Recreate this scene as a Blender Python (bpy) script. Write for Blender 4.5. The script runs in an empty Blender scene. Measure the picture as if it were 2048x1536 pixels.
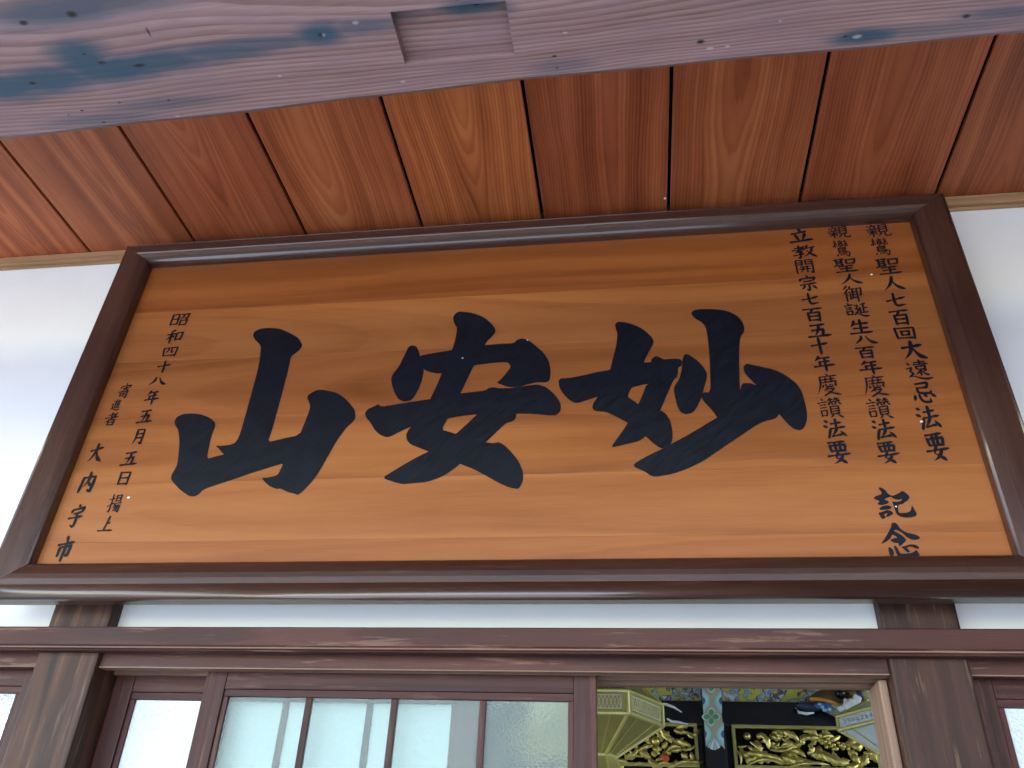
import bpy, bmesh, math, random
from mathutils import Vector, Matrix
from mathutils.geometry import tessellate_polygon
R = math.radians
SC = bpy.context.scene
COL = SC.collection
random.seed(7)

# ------------------------------------------------------------------ camera
CAM = Vector((0.0, -1.9, 1.55))
YAW, PITCH, ROLL, FPX = R(-9.5), R(32.8), R(3.0), 1690.0
fw = Vector((math.sin(YAW)*math.cos(PITCH), math.cos(YAW)*math.cos(PITCH), math.sin(PITCH)))
rt = Vector((math.cos(YAW), -math.sin(YAW), 0.0))
up = rt.cross(fw)
rt, up = rt*math.cos(ROLL)+up*math.sin(ROLL), up*math.cos(ROLL)-rt*math.sin(ROLL)
cam = bpy.data.cameras.new('camera')
cam.sensor_width = 36.0
cam.lens = FPX/2048*36
cam.clip_start = 0.05
cam.clip_end = 2000
camo = bpy.data.objects.new('camera', cam)
COL.objects.link(camo)
camo.matrix_world = Matrix(((rt.x, up.x, -fw.x, CAM.x), (rt.y, up.y, -fw.y, CAM.y), (rt.z, up.z, -fw.z, CAM.z), (0, 0, 0, 1)))
SC.camera = camo

# ------------------------------------------------------------------ world, sun, exposure
SUN_EL, SUN_AZ = R(52), R(222)            # azimuth of the sun, clockwise from +Y
w = bpy.data.worlds.new('World')
SC.world = w
w.use_nodes = True
nt = w.node_tree
bg = nt.nodes['Background']
sky = nt.nodes.new('ShaderNodeTexSky')
sky.sky_type = 'NISHITA'
sky.sun_disc = False
sky.sun_elevation = SUN_EL
sky.sun_rotation = SUN_AZ
sky.dust_density = 0.6
sky.air_density = 1.3
sky.ozone_density = 1.0
nt.links.new(sky.outputs[0], bg.inputs[0])
bg.inputs[1].default_value = 0.15
sl = bpy.data.lights.new('sun', 'SUN')
sl.energy = 2.6
sl.angle = R(0.53)
sl.color = (1.0, 0.98, 0.95)
so = bpy.data.objects.new('sun', sl)
COL.objects.link(so)
sdir = Vector((math.sin(SUN_AZ)*math.cos(SUN_EL), math.cos(SUN_AZ)*math.cos(SUN_EL), math.sin(SUN_EL)))
so.rotation_euler = sdir.to_track_quat('Z', 'Y').to_euler()
so.location = (-6, -14, 16)
SC.view_settings.view_transform = 'Standard'
SC.view_settings.look = 'None'
SC.view_settings.exposure = 2.6
SC.view_settings.gamma = 1.0
SC.render.engine = 'CYCLES'
SC.cycles.use_denoising = True
SC.cycles.use_adaptive_sampling = True
SC.cycles.adaptive_threshold = 0.02
SC.cycles.max_bounces = 7
SC.cycles.diffuse_bounces = 4
SC.cycles.glossy_bounces = 3
SC.cycles.transmission_bounces = 5
SC.cycles.sample_clamp_indirect = 8

# ------------------------------------------------------------------ helpers
def at(x, y, Y):
    """point of the plane at depth Y that a reading (x, y) of the photo stands for"""
    d = fw*FPX + rt*(x-1024) - up*(y-768)
    return CAM + d*((Y-CAM.y)/d.y)
def atz(x, y, Z):
    d = fw*FPX + rt*(x-1024) - up*(y-768)
    return CAM + d*((Z-CAM.z)/d.z)

def tag(o, label=None, cat=None, group=None, kind=None):
    if label: o['label'] = label
    if cat: o['category'] = cat; o['kind'] = 'thing'
    if group: o['group'] = group
    if kind: o['kind'] = kind
    return o
def empty(name, loc, label=None, cat=None, group=None, kind=None):
    o = bpy.data.objects.new(name, None)
    o.location = loc
    o.empty_display_size = 0.05
    COL.objects.link(o)
    return tag(o, label, cat, group, kind)
def wloc(o):
    v = Vector(o.location)
    while o.parent:
        o = o.parent
        v += Vector(o.location)
    return v
def link(name, bm, mat, parent=None, origin=None, smooth=False):
    """bm holds world coordinates; the object's origin is put at `origin`"""
    if origin is None:
        origin = wloc(parent) if parent else Vector((0, 0, 0))
    origin = Vector(origin)
    bm.normal_update()
    for v in bm.verts: v.co -= origin
    me = bpy.data.meshes.new(name)
    bm.to_mesh(me)
    bm.free()
    me.materials.append(mat)
    if smooth:
        for p in me.polygons: p.use_smooth = True
    o = bpy.data.objects.new(name, me)
    COL.objects.link(o)
    if parent:
        o.parent = parent
        o.location = origin - wloc(parent)
    else:
        o.location = origin
    return o
def bevel(bm, w, seg=2):
    if w > 0:
        bmesh.ops.bevel(bm, geom=bm.edges[:], offset=w, segments=seg, profile=0.6, affect='EDGES', clamp_overlap=True)
    return bm
def box(x0, x1, y0, y1, z0, z1, bev=0.0, seg=2):
    bm = bmesh.new()
    bmesh.ops.create_cube(bm, size=1)
    for v in bm.verts:
        v.co = Vector(((x0+x1)/2+v.co.x*(x1-x0), (y0+y1)/2+v.co.y*(y1-y0), (z0+z1)/2+v.co.z*(z1-z0)))
    return bevel(bm, bev, seg)
def prism(profile, x0, x1, axis='x'):
    """closed profile swept straight along one axis; profile is (a, b) in the other two axes"""
    bm = bmesh.new()
    def p(a, b, t):
        return {'x': (t, a, b), 'y': (a, t, b), 'z': (a, b, t)}[axis]
    A = [bm.verts.new(p(a, b, x0)) for a, b in profile]
    B = [bm.verts.new(p(a, b, x1)) for a, b in profile]
    n = len(A)
    for i in range(n):
        bm.faces.new((A[i], A[(i+1) % n], B[(i+1) % n], B[i]))
    bm.faces.new(A[::-1])
    bm.faces.new(B)
    bmesh.ops.recalc_face_normals(bm, faces=bm.faces[:])
    return bm
def tube(pts, rad, n=8, bm=None):
    bm = bm or bmesh.new()
    rings = []
    for i, p in enumerate(pts):
        p = Vector(p)
        d = (Vector(pts[min(i+1, len(pts)-1)]) - Vector(pts[max(i-1, 0)])).normalized()
        a = d.orthogonal().normalized()
        b = d.cross(a)
        r = rad[i] if isinstance(rad, (list, tuple)) else rad
        rings.append([bm.verts.new(p + (a*math.cos(t*2*math.pi/n)+b*math.sin(t*2*math.pi/n))*r) for t in range(n)])
    for q in range(len(rings)-1):
        for t in range(n):
            bm.faces.new((rings[q][t], rings[q][(t+1) % n], rings[q+1][(t+1) % n], rings[q+1][t]))
    bm.faces.new(rings[0][::-1])
    bm.faces.new(rings[-1])
    bmesh.ops.recalc_face_normals(bm, faces=bm.faces[:])
    return bm
def ellipsoid(c, r, sub=2, rot=None):
    bm = bmesh.new()
    bmesh.ops.create_icosphere(bm, subdivisions=sub, radius=1)
    for v in bm.verts:
        q = Vector((v.co.x*r[0], v.co.y*r[1], v.co.z*r[2]))
        if rot: q = Matrix.Rotation(rot, 3, 'Y') @ q
        v.co = q + Vector(c)
    return bm

# ------------------------------------------------------------------ materials
class N:
    def __init__(s, name):
        s.m = bpy.data.materials.new(name)
        s.m.use_nodes = True
        s.t = s.m.node_tree
        s.b = s.t.nodes['Principled BSDF']
    def n(s, typ, **kw):
        x = s.t.nodes.new('ShaderNode'+typ)
        for k, v in kw.items(): setattr(x, k, v)
        return x
    def put(s, sock, v):
        if isinstance(v, bpy.types.NodeSocket): s.t.links.new(v, sock)
        elif isinstance(v, (tuple, list)) and len(v) == 3 and sock.type == 'RGBA': sock.default_value = (*v, 1)
        else: sock.default_value = v
    def math(s, op, a, b=0.0, c=None):
        x = s.n('Math', operation=op)
        s.put(x.inputs[0], a); s.put(x.inputs[1], b)
        if c is not None: s.put(x.inputs[2], c)
        return x.outputs[0]
    def mix(s, f, a, b, mode='MIX'):
        x = s.n('Mix', data_type='RGBA', blend_type=mode)
        s.put(x.inputs[0], f); s.put(x.inputs[6], a); s.put(x.inputs[7], b)
        return x.outputs[2]
    def xyz(s, v):
        x = s.n('SeparateXYZ'); s.put(x.inputs[0], v)
        return x.outputs
    def vec(s, a, b, c):
        x = s.n('CombineXYZ')
        for i, v in enumerate((a, b, c)): s.put(x.inputs[i], v)
        return x.outputs[0]
    def noise(s, v, scale=1.0, detail=3.0, rough=0.5, dist=0.0):
        x = s.n('TexNoise'); s.put(x.inputs['Vector'], v)
        x.inputs['Scale'].default_value = scale; x.inputs['Detail'].default_value = detail
        x.inputs['Roughness'].default_value = rough; x.inputs['Distortion'].default_value = dist
        return x.outputs[0]
    def ss(s, v, a, b, lo=0.0, hi=1.0):
        x = s.n('MapRange', interpolation_type='SMOOTHSTEP')
        s.put(x.inputs[0], v)
        for i, q in enumerate((a, b, lo, hi)): s.put(x.inputs[i+1], q)
        return x.outputs[0]
    def bump(s, h, strength=0.3, dist=0.002):
        x = s.n('Bump'); x.inputs['Strength'].default_value = strength; x.inputs['Distance'].default_value = dist
        s.put(x.inputs['Height'], h)
        s.t.links.new(x.outputs[0], s.b.inputs['Normal'])
    def out(s, col, rough=0.6, spec=0.5, metal=0.0, coat=0.0, coatr=0.2):
        s.put(s.b.inputs['Base Color'], col); s.put(s.b.inputs['Roughness'], rough)
        s.b.inputs['Specular IOR Level'].default_value = spec
        s.b.inputs['Metallic'].default_value = metal
        s.b.inputs['Coat Weight'].default_value = coat
        s.b.inputs['Coat Roughness'].default_value = coatr
        s.b.inputs['Coat IOR'].default_value = 1.7
        return s.m
    def coords(s, axis):
        """(along, across, depth) of the grain, shifted at random for every object"""
        tc = s.n('TexCoord'); x = s.xyz(tc.outputs['Object'])
        rnd = s.n('ObjectInfo').outputs['Random']
        i = {'x': (0, 2, 1), 'y': (1, 0, 2), 'z': (2, 0, 1), 'xb': (0, 1, 2)}[axis]
        a, c, d = (x[k] for k in i)
        return a, c, d, rnd

def wood(name, dark, mid, light, axis, freq=260.0, ring=0.55, h0=0.04, hs=0.1, warp=0.03, tone=0.5, fib=0.35, rough=0.5, spec=0.5,
         bump=0.25, coat=0.0, coatr=0.2, along=1.0, extra=None, wear=None, randtone=0.25, blots=(2.2, 9.0), tint=False):
    k = N(name)
    a, c, d, rnd = k.coords(axis)
    off = k.math('MULTIPLY', rnd, 53.0)
    a2 = k.math('ADD', a, off)
    low = k.noise(k.vec(k.math('MULTIPLY', a2, along), k.math('MULTIPLY', c, 3.0), k.math('ADD', k.math('MULTIPLY', d, 3.0), off)), 1.0, 3)
    lowc = k.math('SUBTRACT', low, 0.5)
    # a slice through bent growth rings: distance from a pith that wanders below the surface
    cc = k.math('ADD', k.math('ADD', c, k.math('MULTIPLY', k.math('SUBTRACT', rnd, 0.5), 0.14)), k.math('MULTIPLY', lowc, warp*2))
    pith = k.noise(k.vec(k.math('MULTIPLY', a2, 0.55*along), off, 0.0), 1.0, 2)
    h = k.math('ADD', k.math('MULTIPLY', pith, hs*2), k.math('ADD', k.math('MULTIPLY', rnd, hs*0.5), h0-hs))
    h = k.math('ADD', h, k.math('MULTIPLY', d, 0.9))
    r = k.math('SQRT', k.math('ADD', k.math('MULTIPLY', cc, cc), k.math('MULTIPLY', h, h)))
    fine = k.noise(k.vec(k.math('MULTIPLY', a2, 6.0), k.math('MULTIPLY', c, 60.0), k.math('MULTIPLY', d, 60.0)), 1.0, 3)
    r = k.math('ADD', r, k.math('MULTIPLY', k.math('SUBTRACT', fine, 0.5), 0.0035))
    # ring spacing changes slowly with radius
    rr = k.math('ADD', k.math('MULTIPLY', r, freq), k.math('MULTIPLY', k.noise(k.vec(k.math('MULTIPLY', r, 14.0), off, 0.0), 1.0, 2), 16.0))
    saw = k.math('FRACT', k.math('MULTIPLY', rr, 0.159))
    lines = k.math('MULTIPLY', k.ss(saw, 0.15, 0.88), k.ss(saw, 1.0, 0.9))
    bands = k.noise(k.vec(k.math('MULTIPLY', r, 40.0), k.math('MULTIPLY', a2, 0.25), off), 1.0, 3, 0.6)
    fibre = k.noise(k.vec(k.math('MULTIPLY', a2, 9.0), k.math('MULTIPLY', c, 420.0), k.math('MULTIPLY', d, 420.0)), 1.0, 3, 0.6)
    blot = k.noise(k.vec(k.math('MULTIPLY', a2, blots[0]), k.math('MULTIPLY', c, blots[1]), k.math('MULTIPLY', d, blots[1])), 1.0, 4, 0.6)
    t = k.math('ADD', 0.5, k.math('MULTIPLY', k.math('SUBTRACT', bands, 0.5), tone*2))
    t = k.math('ADD', t, k.math('MULTIPLY', k.math('SUBTRACT', blot, 0.5), tone*1.2))
    t = k.math('ADD', t, k.math('MULTIPLY', k.math('SUBTRACT', rnd, 0.5), randtone))
    t = k.math('SUBTRACT', t, k.math('MULTIPLY', lines, ring))
    t = k.math('ADD', t, k.math('MULTIPLY', k.math('SUBTRACT', fibre, 0.5), fib))
    cr = k.n('ValToRGB')
    e = cr.color_ramp.elements
    e[0].color = (*dark, 1); e[0].position = 0.0
    e[1].color = (*light, 1); e[1].position = 1.0
    m = e.new(0.5); m.color = (*mid, 1)
    k.put(cr.inputs[0], t)
    col = cr.outputs[0]
    ro = k.math('ADD', rough, k.math('MULTIPLY', k.math('SUBTRACT', blot, 0.5), 0.25))
    if wear:                               # pale scuffs and grime streaks of old wood
        wn = k.noise(k.vec(k.math('MULTIPLY', a2, 5.0), k.math('MULTIPLY', c, 70.0), k.math('MULTIPLY', d, 70.0)), 1.0, 5, 0.65)
        col = k.mix(k.math('MULTIPLY', k.ss(wn, 0.56, 0.68), wear[1]), col, wear[0])
        gn = k.noise(k.vec(k.math('MULTIPLY', a2, 1.6), k.math('MULTIPLY', c, 14.0), k.math('MULTIPLY', d, 14.0)), 1.0, 4, 0.6)
        col = k.mix(k.math('MULTIPLY', k.ss(gn, 0.5, 0.68), wear[3]), col, wear[2])
    if tint: col = k.mix(1.0, col, k.n('ObjectInfo').outputs['Color'], 'MULTIPLY')
    if extra: col, ro = extra(k, col, ro)
    k.bump(fibre, bump, 0.0012)
    return k.out(col, ro, spec, 0.0, coat, coatr)

M = {}
M['ceiling'] = wood('ceiling cedar', (0.17, 0.036, 0.010), (0.325, 0.082, 0.026), (0.47, 0.150, 0.050), 'y', 800, 0.24, 0.03, 0.12, 0.045, 0.75, 0.22,
                    0.55, 0.35, 0.15, along=0.8, randtone=0.15, tint=True)
M['board'] = wood('varnished sign board', (0.125, 0.033, 0.008), (0.285, 0.098, 0.026), (0.40, 0.162, 0.050), 'x', 330, 0.12, 0.25, 0.10, 0.012, 0.45, 0.34,
                  0.40, 0.42, 0.06, along=0.4, randtone=0.15, blots=(1.1, 17.0), tint=True)
M['frame'] = wood('dark varnished frame', (0.026, 0.009, 0.006), (0.050, 0.0185, 0.0125), (0.075, 0.031, 0.021), 'x', 200, 0.2, 0.15, 0.1, 0.03, 0.4, 0.3,
                  0.44, 0.34, 0.12, coat=0.7, coatr=0.15, wear=((0.12, 0.07, 0.05), 0.25, (0.03, 0.012, 0.01), 0.4))
M['frame_v'] = wood('dark varnished frame upright', (0.026, 0.009, 0.006), (0.050, 0.0185, 0.0125), (0.075, 0.031, 0.021), 'z', 200, 0.2, 0.15, 0.1, 0.03, 0.4, 0.3,
                    0.44, 0.34, 0.12, coat=0.7, coatr=0.15, wear=((0.12, 0.07, 0.05), 0.25, (0.03, 0.012, 0.01), 0.4))
OLD = dict(freq=260, ring=0.25, h0=0.12, hs=0.08, warp=0.03, tone=0.6, fib=0.45, rough=0.52, spec=0.32, bump=0.3)
M['lintel'] = wood('old lintel', (0.026, 0.008, 0.006), (0.066, 0.020, 0.015), (0.120, 0.044, 0.031), 'x', wear=((0.26, 0.15, 0.10), 0.45, (0.035, 0.015, 0.018), 0.65), **OLD)
M['post'] = wood('old post', (0.018, 0.008, 0.006), (0.052, 0.021, 0.0135), (0.115, 0.050, 0.028), 'z', wear=((0.23, 0.14, 0.08), 0.38, (0.018, 0.009, 0.008), 0.85), **OLD)
M['door'] = wood('door wood', (0.026, 0.0065, 0.005), (0.060, 0.0165, 0.0135), (0.10, 0.034, 0.027), 'x', wear=((0.24, 0.13, 0.09), 0.25, (0.045, 0.02, 0.022), 0.5), **OLD)
M['door_v'] = wood('door wood upright', (0.026, 0.0065, 0.005), (0.060, 0.0165, 0.0135), (0.10, 0.034, 0.027), 'z', wear=((0.24, 0.13, 0.09), 0.25, (0.045, 0.02, 0.022), 0.5), **OLD)
M['pale_wood'] = wood('pale trim', (0.22, 0.11, 0.05), (0.36, 0.20, 0.10), (0.5, 0.31, 0.17), 'x', 220, 0.3, 0.1, 0.08, 0.03, 0.4, 0.3, 0.55, 0.4, 0.2)
M['lit_side_v'] = wood('pale wood with painted light', (0.13, 0.07, 0.045), (0.25, 0.15, 0.105), (0.36, 0.24, 0.17), 'z', 240, 0.3, 0.1, 0.08, 0.03, 0.5, 0.4, 0.6, 0.4, 0.3)  # paler than the post: paints the light on its doorway side
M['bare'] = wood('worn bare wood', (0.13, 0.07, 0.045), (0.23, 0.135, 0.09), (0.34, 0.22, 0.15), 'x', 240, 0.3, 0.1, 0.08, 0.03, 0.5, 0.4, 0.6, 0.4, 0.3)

# the big beam: weathered, with blue-green stains, knots and nail holes where the photo has them
BZ = 2.75
STAIN = [  # photo reading, half length along the beam (m), half width (m), strength
    ((10, 172), 0.12, 0.030, 1.0), ((90, 158), 0.11, 0.030, 1.0), ((170, 116), 0.06, 0.042, 1.0), ((235, 134), 0.11, 0.030, 1.0), ((330, 120), 0.12, 0.024, 0.95), ((430, 103), 0.12, 0.018, 0.85),
    ((530, 84), 0.11, 0.015, 0.75), ((642, 64), 0.05, 0.024, 1.0), ((725, 50), 0.09, 0.016, 0.7), ((940, 18), 0.06, 0.022, 1.0), ((130, 20), 0.15, 0.026, 0.8), ((260, 2), 0.12, 0.02, 0.6),
    ((50, 45), 0.06, 0.02, 0.4), ((1725, 73), 0.055, 0.013, 1.0), ((1860, 58), 0.16, 0.012, 0.5), ((2030, 20), 0.08, 0.012, 0.7), ((200, 238), 0.13, 0.014, 0.55), ((330, 206), 0.12, 0.014, 0.5), ((1120, 130), 0.06, 0.014, 0.4)]
KNOT = [((50, 41), .010, .006), ((147, 24), .012, .008), ((299, 62), .004, .014), ((205, 121), .011, .005), ((170, 104), .007, .004), ((280, 128), .014, .004), ((67, 163), .009, .005),
        ((642, 66), .009, .008), ((165, 219), .005, .003), ((138, 228), .004, .003), ((338, 199), .005, .003), ((208, 243), .006, .003), ((1401, 82), .008, .005), ((1109, 110), .006, .003),
        ((1114, 134), .005, .003), ((1932, 30), .008, .005), ((240, 203), .005, .002), ((950, 20), .008, .006), ((1690, 72), .006, .003)]
CHIP = [((806, 162), .007, .004), ((712, 42), .009, .005), ((1420, 96), .006, .003), ((1455, 92), .005, .003), ((648, 66), .006, .005), ((1714, 73), .008, .004), ((1130, 62), .006, .003), ((560, 150), .006, .003), ((1560, 40), .005, .003), ((355, 232), .006, .003)]
def beam_extra(k, col, ro):
    x = k.xyz(k.n('TexCoord').outputs['Object'])
    wn = k.noise(k.vec(k.math('MULTIPLY', x[0], 6.0), k.math('MULTIPLY', x[1], 22.0), 0.0), 1.0, 4, 0.6)
    ws = k.math('SUBTRACT', wn, 0.5)
    def field(lst, noisy, lo, hi):
        tot = None
        for p, a, b, s in lst:
            q = atz(*p, BZ)
            dx = k.math('MULTIPLY', k.math('SUBTRACT', x[0], q.x), 1/a)
            dy = k.math('MULTIPLY', k.math('SUBTRACT', x[1], q.y-BEAM_Y), 1/b)
            e = k.math('SQRT', k.math('ADD', k.math('MULTIPLY', dx, dx), k.math('MULTIPLY', dy, dy)))
            f = k.math('MULTIPLY', k.ss(k.math('ADD', e, k.math('MULTIPLY', ws, noisy)), hi, lo), s)
            tot = f if tot is None else k.math('MAXIMUM', tot, f)
        return tot
    grey = k.ss(wn, 0.42, 0.62)
    col = k.mix(k.math('MULTIPLY', grey, 0.35), col, (0.21, 0.125, 0.145))
    col = k.mix(k.math('MULTIPLY', field(STAIN, 1.3, 0.35, 1.45), 0.92), col, (0.022, 0.058, 0.090))
    col = k.mix(field([(*q, 0.6) for q in CHIP], 2.2, 0.3, 1.0), col, (0.42, 0.37, 0.34))
    col = k.mix(field([(*q, 1.0) for q in KNOT], 2.0, 0.1, 1.0), col, (0.015, 0.010, 0.010))
    return col, ro
BEAM_Y = -1.2
M['beam'] = wood('weathered beam', (0.125, 0.062, 0.052), (0.285, 0.172, 0.160), (0.44, 0.30, 0.295), 'xb', 820, 0.30, 0.10, 0.12, 0.05, 0.30, 0.45, 0.62, 0.35, 0.35,
                 along=0.7, extra=beam_extra, randtone=0.0)

k = N('white plaster')
tc = k.n('TexCoord').outputs['Object']
a = k.noise(tc, 3.0, 5, 0.6); b = k.noise(tc, 55.0, 3)
c = k.mix(k.math('MULTIPLY', k.ss(a, 0.5, 0.72), 0.25), (0.80, 0.81, 0.80), (0.70, 0.71, 0.70))
sp = k.ss(k.noise(tc, 26.0, 2), 0.76, 0.79)
c = k.mix(k.math('MULTIPLY', sp, 0.3), c, (0.4, 0.4, 0.4))
k.bump(b, 0.12, 0.002)
M['plaster'] = k.out(c, 0.85, 0.2)

k = N('black ink paint')
tc = k.n('TexCoord').outputs['Object']
q = k.xyz(tc)
st = k.noise(k.vec(k.math('MULTIPLY', k.math('ADD', q[0], q[2]), 12.0), k.math('MULTIPLY', k.math('SUBTRACT', q[0], q[2]), 90.0), 0.0), 1.0, 3)
c = k.mix(k.ss(st, 0.30, 0.78), (0.0018, 0.0032, 0.007), (0.0042, 0.0085, 0.018))
k.bump(st, 0.15, 0.001)
M['ink'] = k.out(c, k.math('ADD', 0.36, k.math('MULTIPLY', st, 0.25)), 0.24)

k = N('void'); M['void'] = k.out((0.006, 0.005, 0.005), 0.9, 0.1)
k = N('fleck'); M['fleck'] = k.out((0.75, 0.74, 0.70), 0.7)

def glass(name, col, trans, rough, bscale, bstr, ior=1.45):
    k = N(name)
    tc = k.n('TexCoord').outputs['Object']
    v = k.n('TexVoronoi'); v.feature = 'SMOOTH_F1'; v.inputs['Scale'].default_value = bscale; k.put(v.inputs['Vector'], tc)
    nn = k.noise(tc, bscale*1.7, 2)
    k.bump(k.math('ADD', v.outputs[0], nn), bstr, 0.002)
    k.b.inputs['Transmission Weight'].default_value = trans
    k.b.inputs['IOR'].default_value = ior
    return k.out(col, rough, 0.5)
M['frosted'] = glass('frosted glass', (0.84, 0.95, 0.93), 0.9, 0.16, 160, 0.25, 1.22)
M['figured'] = glass('figured glass', (0.85, 0.93, 0.93), 0.35, 0.14, 110, 0.7)

def flat(name, col, rough=0.5, spec=0.5, metal=0.0, var=0.25, sc=20.0, coat=0.0):
    k = N(name)
    tc = k.n('TexCoord').outputs['Object']
    n1 = k.noise(tc, sc, 4, 0.6)
    c = k.mix(n1, tuple(x*(1-var) for x in col), tuple(min(1, x*(1+var)) for x in col))
    k.bump(n1, 0.1, 0.002)
    return k.out(c, rough, spec, metal, coat)
M['gold'] = flat('gilded carving', (0.66, 0.53, 0.15), 0.33, 0.5, 0.75, 0.35, 40)
M['gold_leaf'] = flat('gilded panel', (0.50, 0.43, 0.15), 0.42, 0.5, 0.6, 0.2, 30)
M['gold_frame'] = flat('bright gilt edging', (0.62, 0.56, 0.20), 0.4, 0.5, 0.35, 0.15, 30)
M['pale_gilt'] = flat('pale gilt lattice', (0.72, 0.68, 0.50), 0.5)
M['navy_paint'] = flat('navy paint', (0.025, 0.04, 0.09), 0.5)
M['grey_paint'] = flat('grey paint', (0.24, 0.25, 0.26), 0.55, 0.4, 0, 0.35, 40)
M['lacquer'] = flat('black lacquer', (0.008, 0.008, 0.012), 0.25, 0.5, 0, 0.2, 10)
M['silk'] = flat('pale lantern silk', (0.72, 0.80, 0.86), 0.5, 0.4, 0, 0.15, 60)
M['white_paint'] = flat('white paint', (0.72, 0.74, 0.76), 0.6)
M['blue_paint'] = flat('blue paint', (0.03, 0.10, 0.36), 0.5)
M['sky_paint'] = flat('pale blue paint', (0.27, 0.55, 0.68), 0.55)
M['tan_paint'] = flat('tan paint', (0.40, 0.37, 0.25), 0.55)
M['green_paint'] = flat('green paint', (0.09, 0.27, 0.15), 0.55)
M['mint_paint'] = flat('mint paint', (0.48, 0.66, 0.55), 0.55)
M['orange_paint'] = flat('orange paint', (0.60, 0.26, 0.05), 0.5)
M['red_paint'] = flat('red paint', (0.62, 0.06, 0.02), 0.5)
M['brown_paint'] = flat('brown gilt paint', (0.16, 0.11, 0.04), 0.4, 0.5, 0.3, 0.5, 25)
M['stone'] = flat('pale paving', (0.40, 0.435, 0.47), 0.85, 0.3, 0, 0.15, 6)
M['tatami'] = flat('tatami', (0.34, 0.30, 0.17), 0.8, 0.3, 0, 0.15, 30)
M['court'] = flat('courtyard gravel', (0.385, 0.415, 0.44), 0.95, 0.2, 0, 0.3, 30)
M['dark_wood'] = flat('dark boards', (0.06, 0.035, 0.025), 0.6, 0.4, 0, 0.3, 8)

k = N('painted cloud frieze')                      # a painted band: flat print
tc = k.n('TexCoord').outputs['Object']
q = k.xyz(tc)
n1 = k.noise(tc, 10.0, 2, 0.5, 2.2)
c = k.mix(k.ss(n1, 0.47, 0.50), (0.52, 0.49, 0.08), (0.34, 0.44, 0.44))
c = k.mix(k.ss(k.math('ABSOLUTE', k.math('SUBTRACT', n1, 0.49)), 0.018, 0.010), c, (0.03, 0.05, 0.09))
c = k.mix(k.ss(k.math('ABSOLUTE', k.math('SUBTRACT', n1, 0.56)), 0.022, 0.010), c, (0.14, 0.26, 0.44))
c = k.mix(k.ss(n1, 0.60, 0.63), c, (0.58, 0.66, 0.60))
c = k.mix(k.ss(k.noise(tc, 30.0, 2, 0.5, 1.5), 0.60, 0.62), c, (0.13, 0.08, 0.09))
M['frieze'] = k.out(c, 0.5)

# ================================================================== the place: ground, floors, roof
def struct(name, bm, mat):
    return tag(link(name, bm, mat), kind='structure')
struct('courtyard_ground', box(-300, 300, -400, 200, -0.3, 0.0), M['court'])
struct('porch_floor', box(-6, 4, -3.4, 0.3, 0.004, 0.16, 0.01), M['stone'])
struct('hall_floor', box(-6, 2.6, 0.32, 6.0, 0.004, 0.36, 0.01), M['tatami'])
struct('eave_roof', box(-6.5, 4.2, -3.9, 7.0, 3.50, 3.62, 0.01), M['dark_wood'])
struct('hall_ceiling', box(-6, 2.6, 0.12, 6.0, 3.10, 3.14), M['dark_wood'])
struct('added_shade_wall', box(2.5, 2.6, -5.5, -0.001, 0.161, 3.34), M['dark_wood'])  # added wall out of view, blocks sky light from the right
struct('hall_back_wall', box(-6, 2.6, 6.0, 6.1, 0.36, 3.1), M['dark_wood'])

# ------------------------------------------------------------------ ceiling of separate boards
CZ = 3.36
ceil = empty('ceiling', (0, 0, CZ), kind='structure')
ceil['label'] = 'boarded ceiling of reddish cedar planks with dark gaps above the signboard'
X0, PW, GAP = -1.744-0.375*9, 0.375, 0.0095
PLANK = {8: (1.08, 1.08, 1.1), 9: (1.05, 1.1, 1.15), 10: (0.98, 0.95, 1.0), 11: (1.12, 1.16, 1.15), 12: (1.30, 1.42, 1.25), 13: (0.95, 0.92, 0.95), 14: (0.98, 1.0, 1.0), 15: (0.98, 0.95, 0.98), 16: (0.88, 0.88, 0.85)}
pl = None
for i in range(22):
    xa = X0+i*PW
    if xa > 3.9: break
    xm = xa+PW/2
    if pl is None:
        pl = link('ceiling_plank', box(xa+GAP/2, xa+PW-GAP/2, -3.8, -0.012, CZ, CZ+0.014, 0.0015, 1), M['ceiling'], ceil, (xm, 0, CZ))
    else:
        o = pl.copy(); COL.objects.link(o); o.parent = ceil; o.location = (xm, 0, 0)
        o.color = (*PLANK.get(i, (1, 1, 1)), 1)
link('ceiling_backing', box(-6, 4, -3.8, -0.012, CZ+0.05, CZ+0.06), M['void'], ceil)

q = atz(1330, 397, CZ-0.001)
link('nail_head', ellipsoid(q, (0.004, 0.004, 0.002), 2), M['fleck'], ceil)

# ------------------------------------------------------------------ walls, posts, trim
POST_L, POST_R = (-1.418, -1.262), (0.507, 0.662)
def post(x0, x1, label, y0=-0.04, y1=0.112, z0=0.16, z1=3.40):
    t = empty('wooden_post', ((x0+x1)/2, 0.03, z0), label, 'post', 'posts of the front wall')
    bm = box(x0, x1, y0, y1, z0, z1, 0.006, 2)
    link('shaft', bm, M['post'], t)
    return t
post(*POST_L, 'weathered brown wooden post under the left end of the signboard')
post(*POST_R, 'dark brown wooden post right of the open doorway with gilt altar')
def plaster(x0, x1, label):
    o = link('plaster_wall', box(x0, x1, 0.0, 0.06, 2.06, 3.345, 0.0), M['plaster'], None, ((x0+x1)/2, 0.03, 2.06))
    tag(o, label, 'wall', 'white plaster panels of the front wall')
plaster(-6.0, POST_L[0], 'white plaster wall panel left of the signboard')
plaster(POST_L[1], POST_R[0], 'white plaster wall panel behind the signboard, seen as a strip beneath it')
plaster(POST_R[1], 4.0, 'white plaster wall panel right of the signboard')
t = empty('ceiling_trim', (0, -0.01, 3.325), 'thin wooden trim between plaster wall and boarded ceiling', 'trim')
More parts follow.
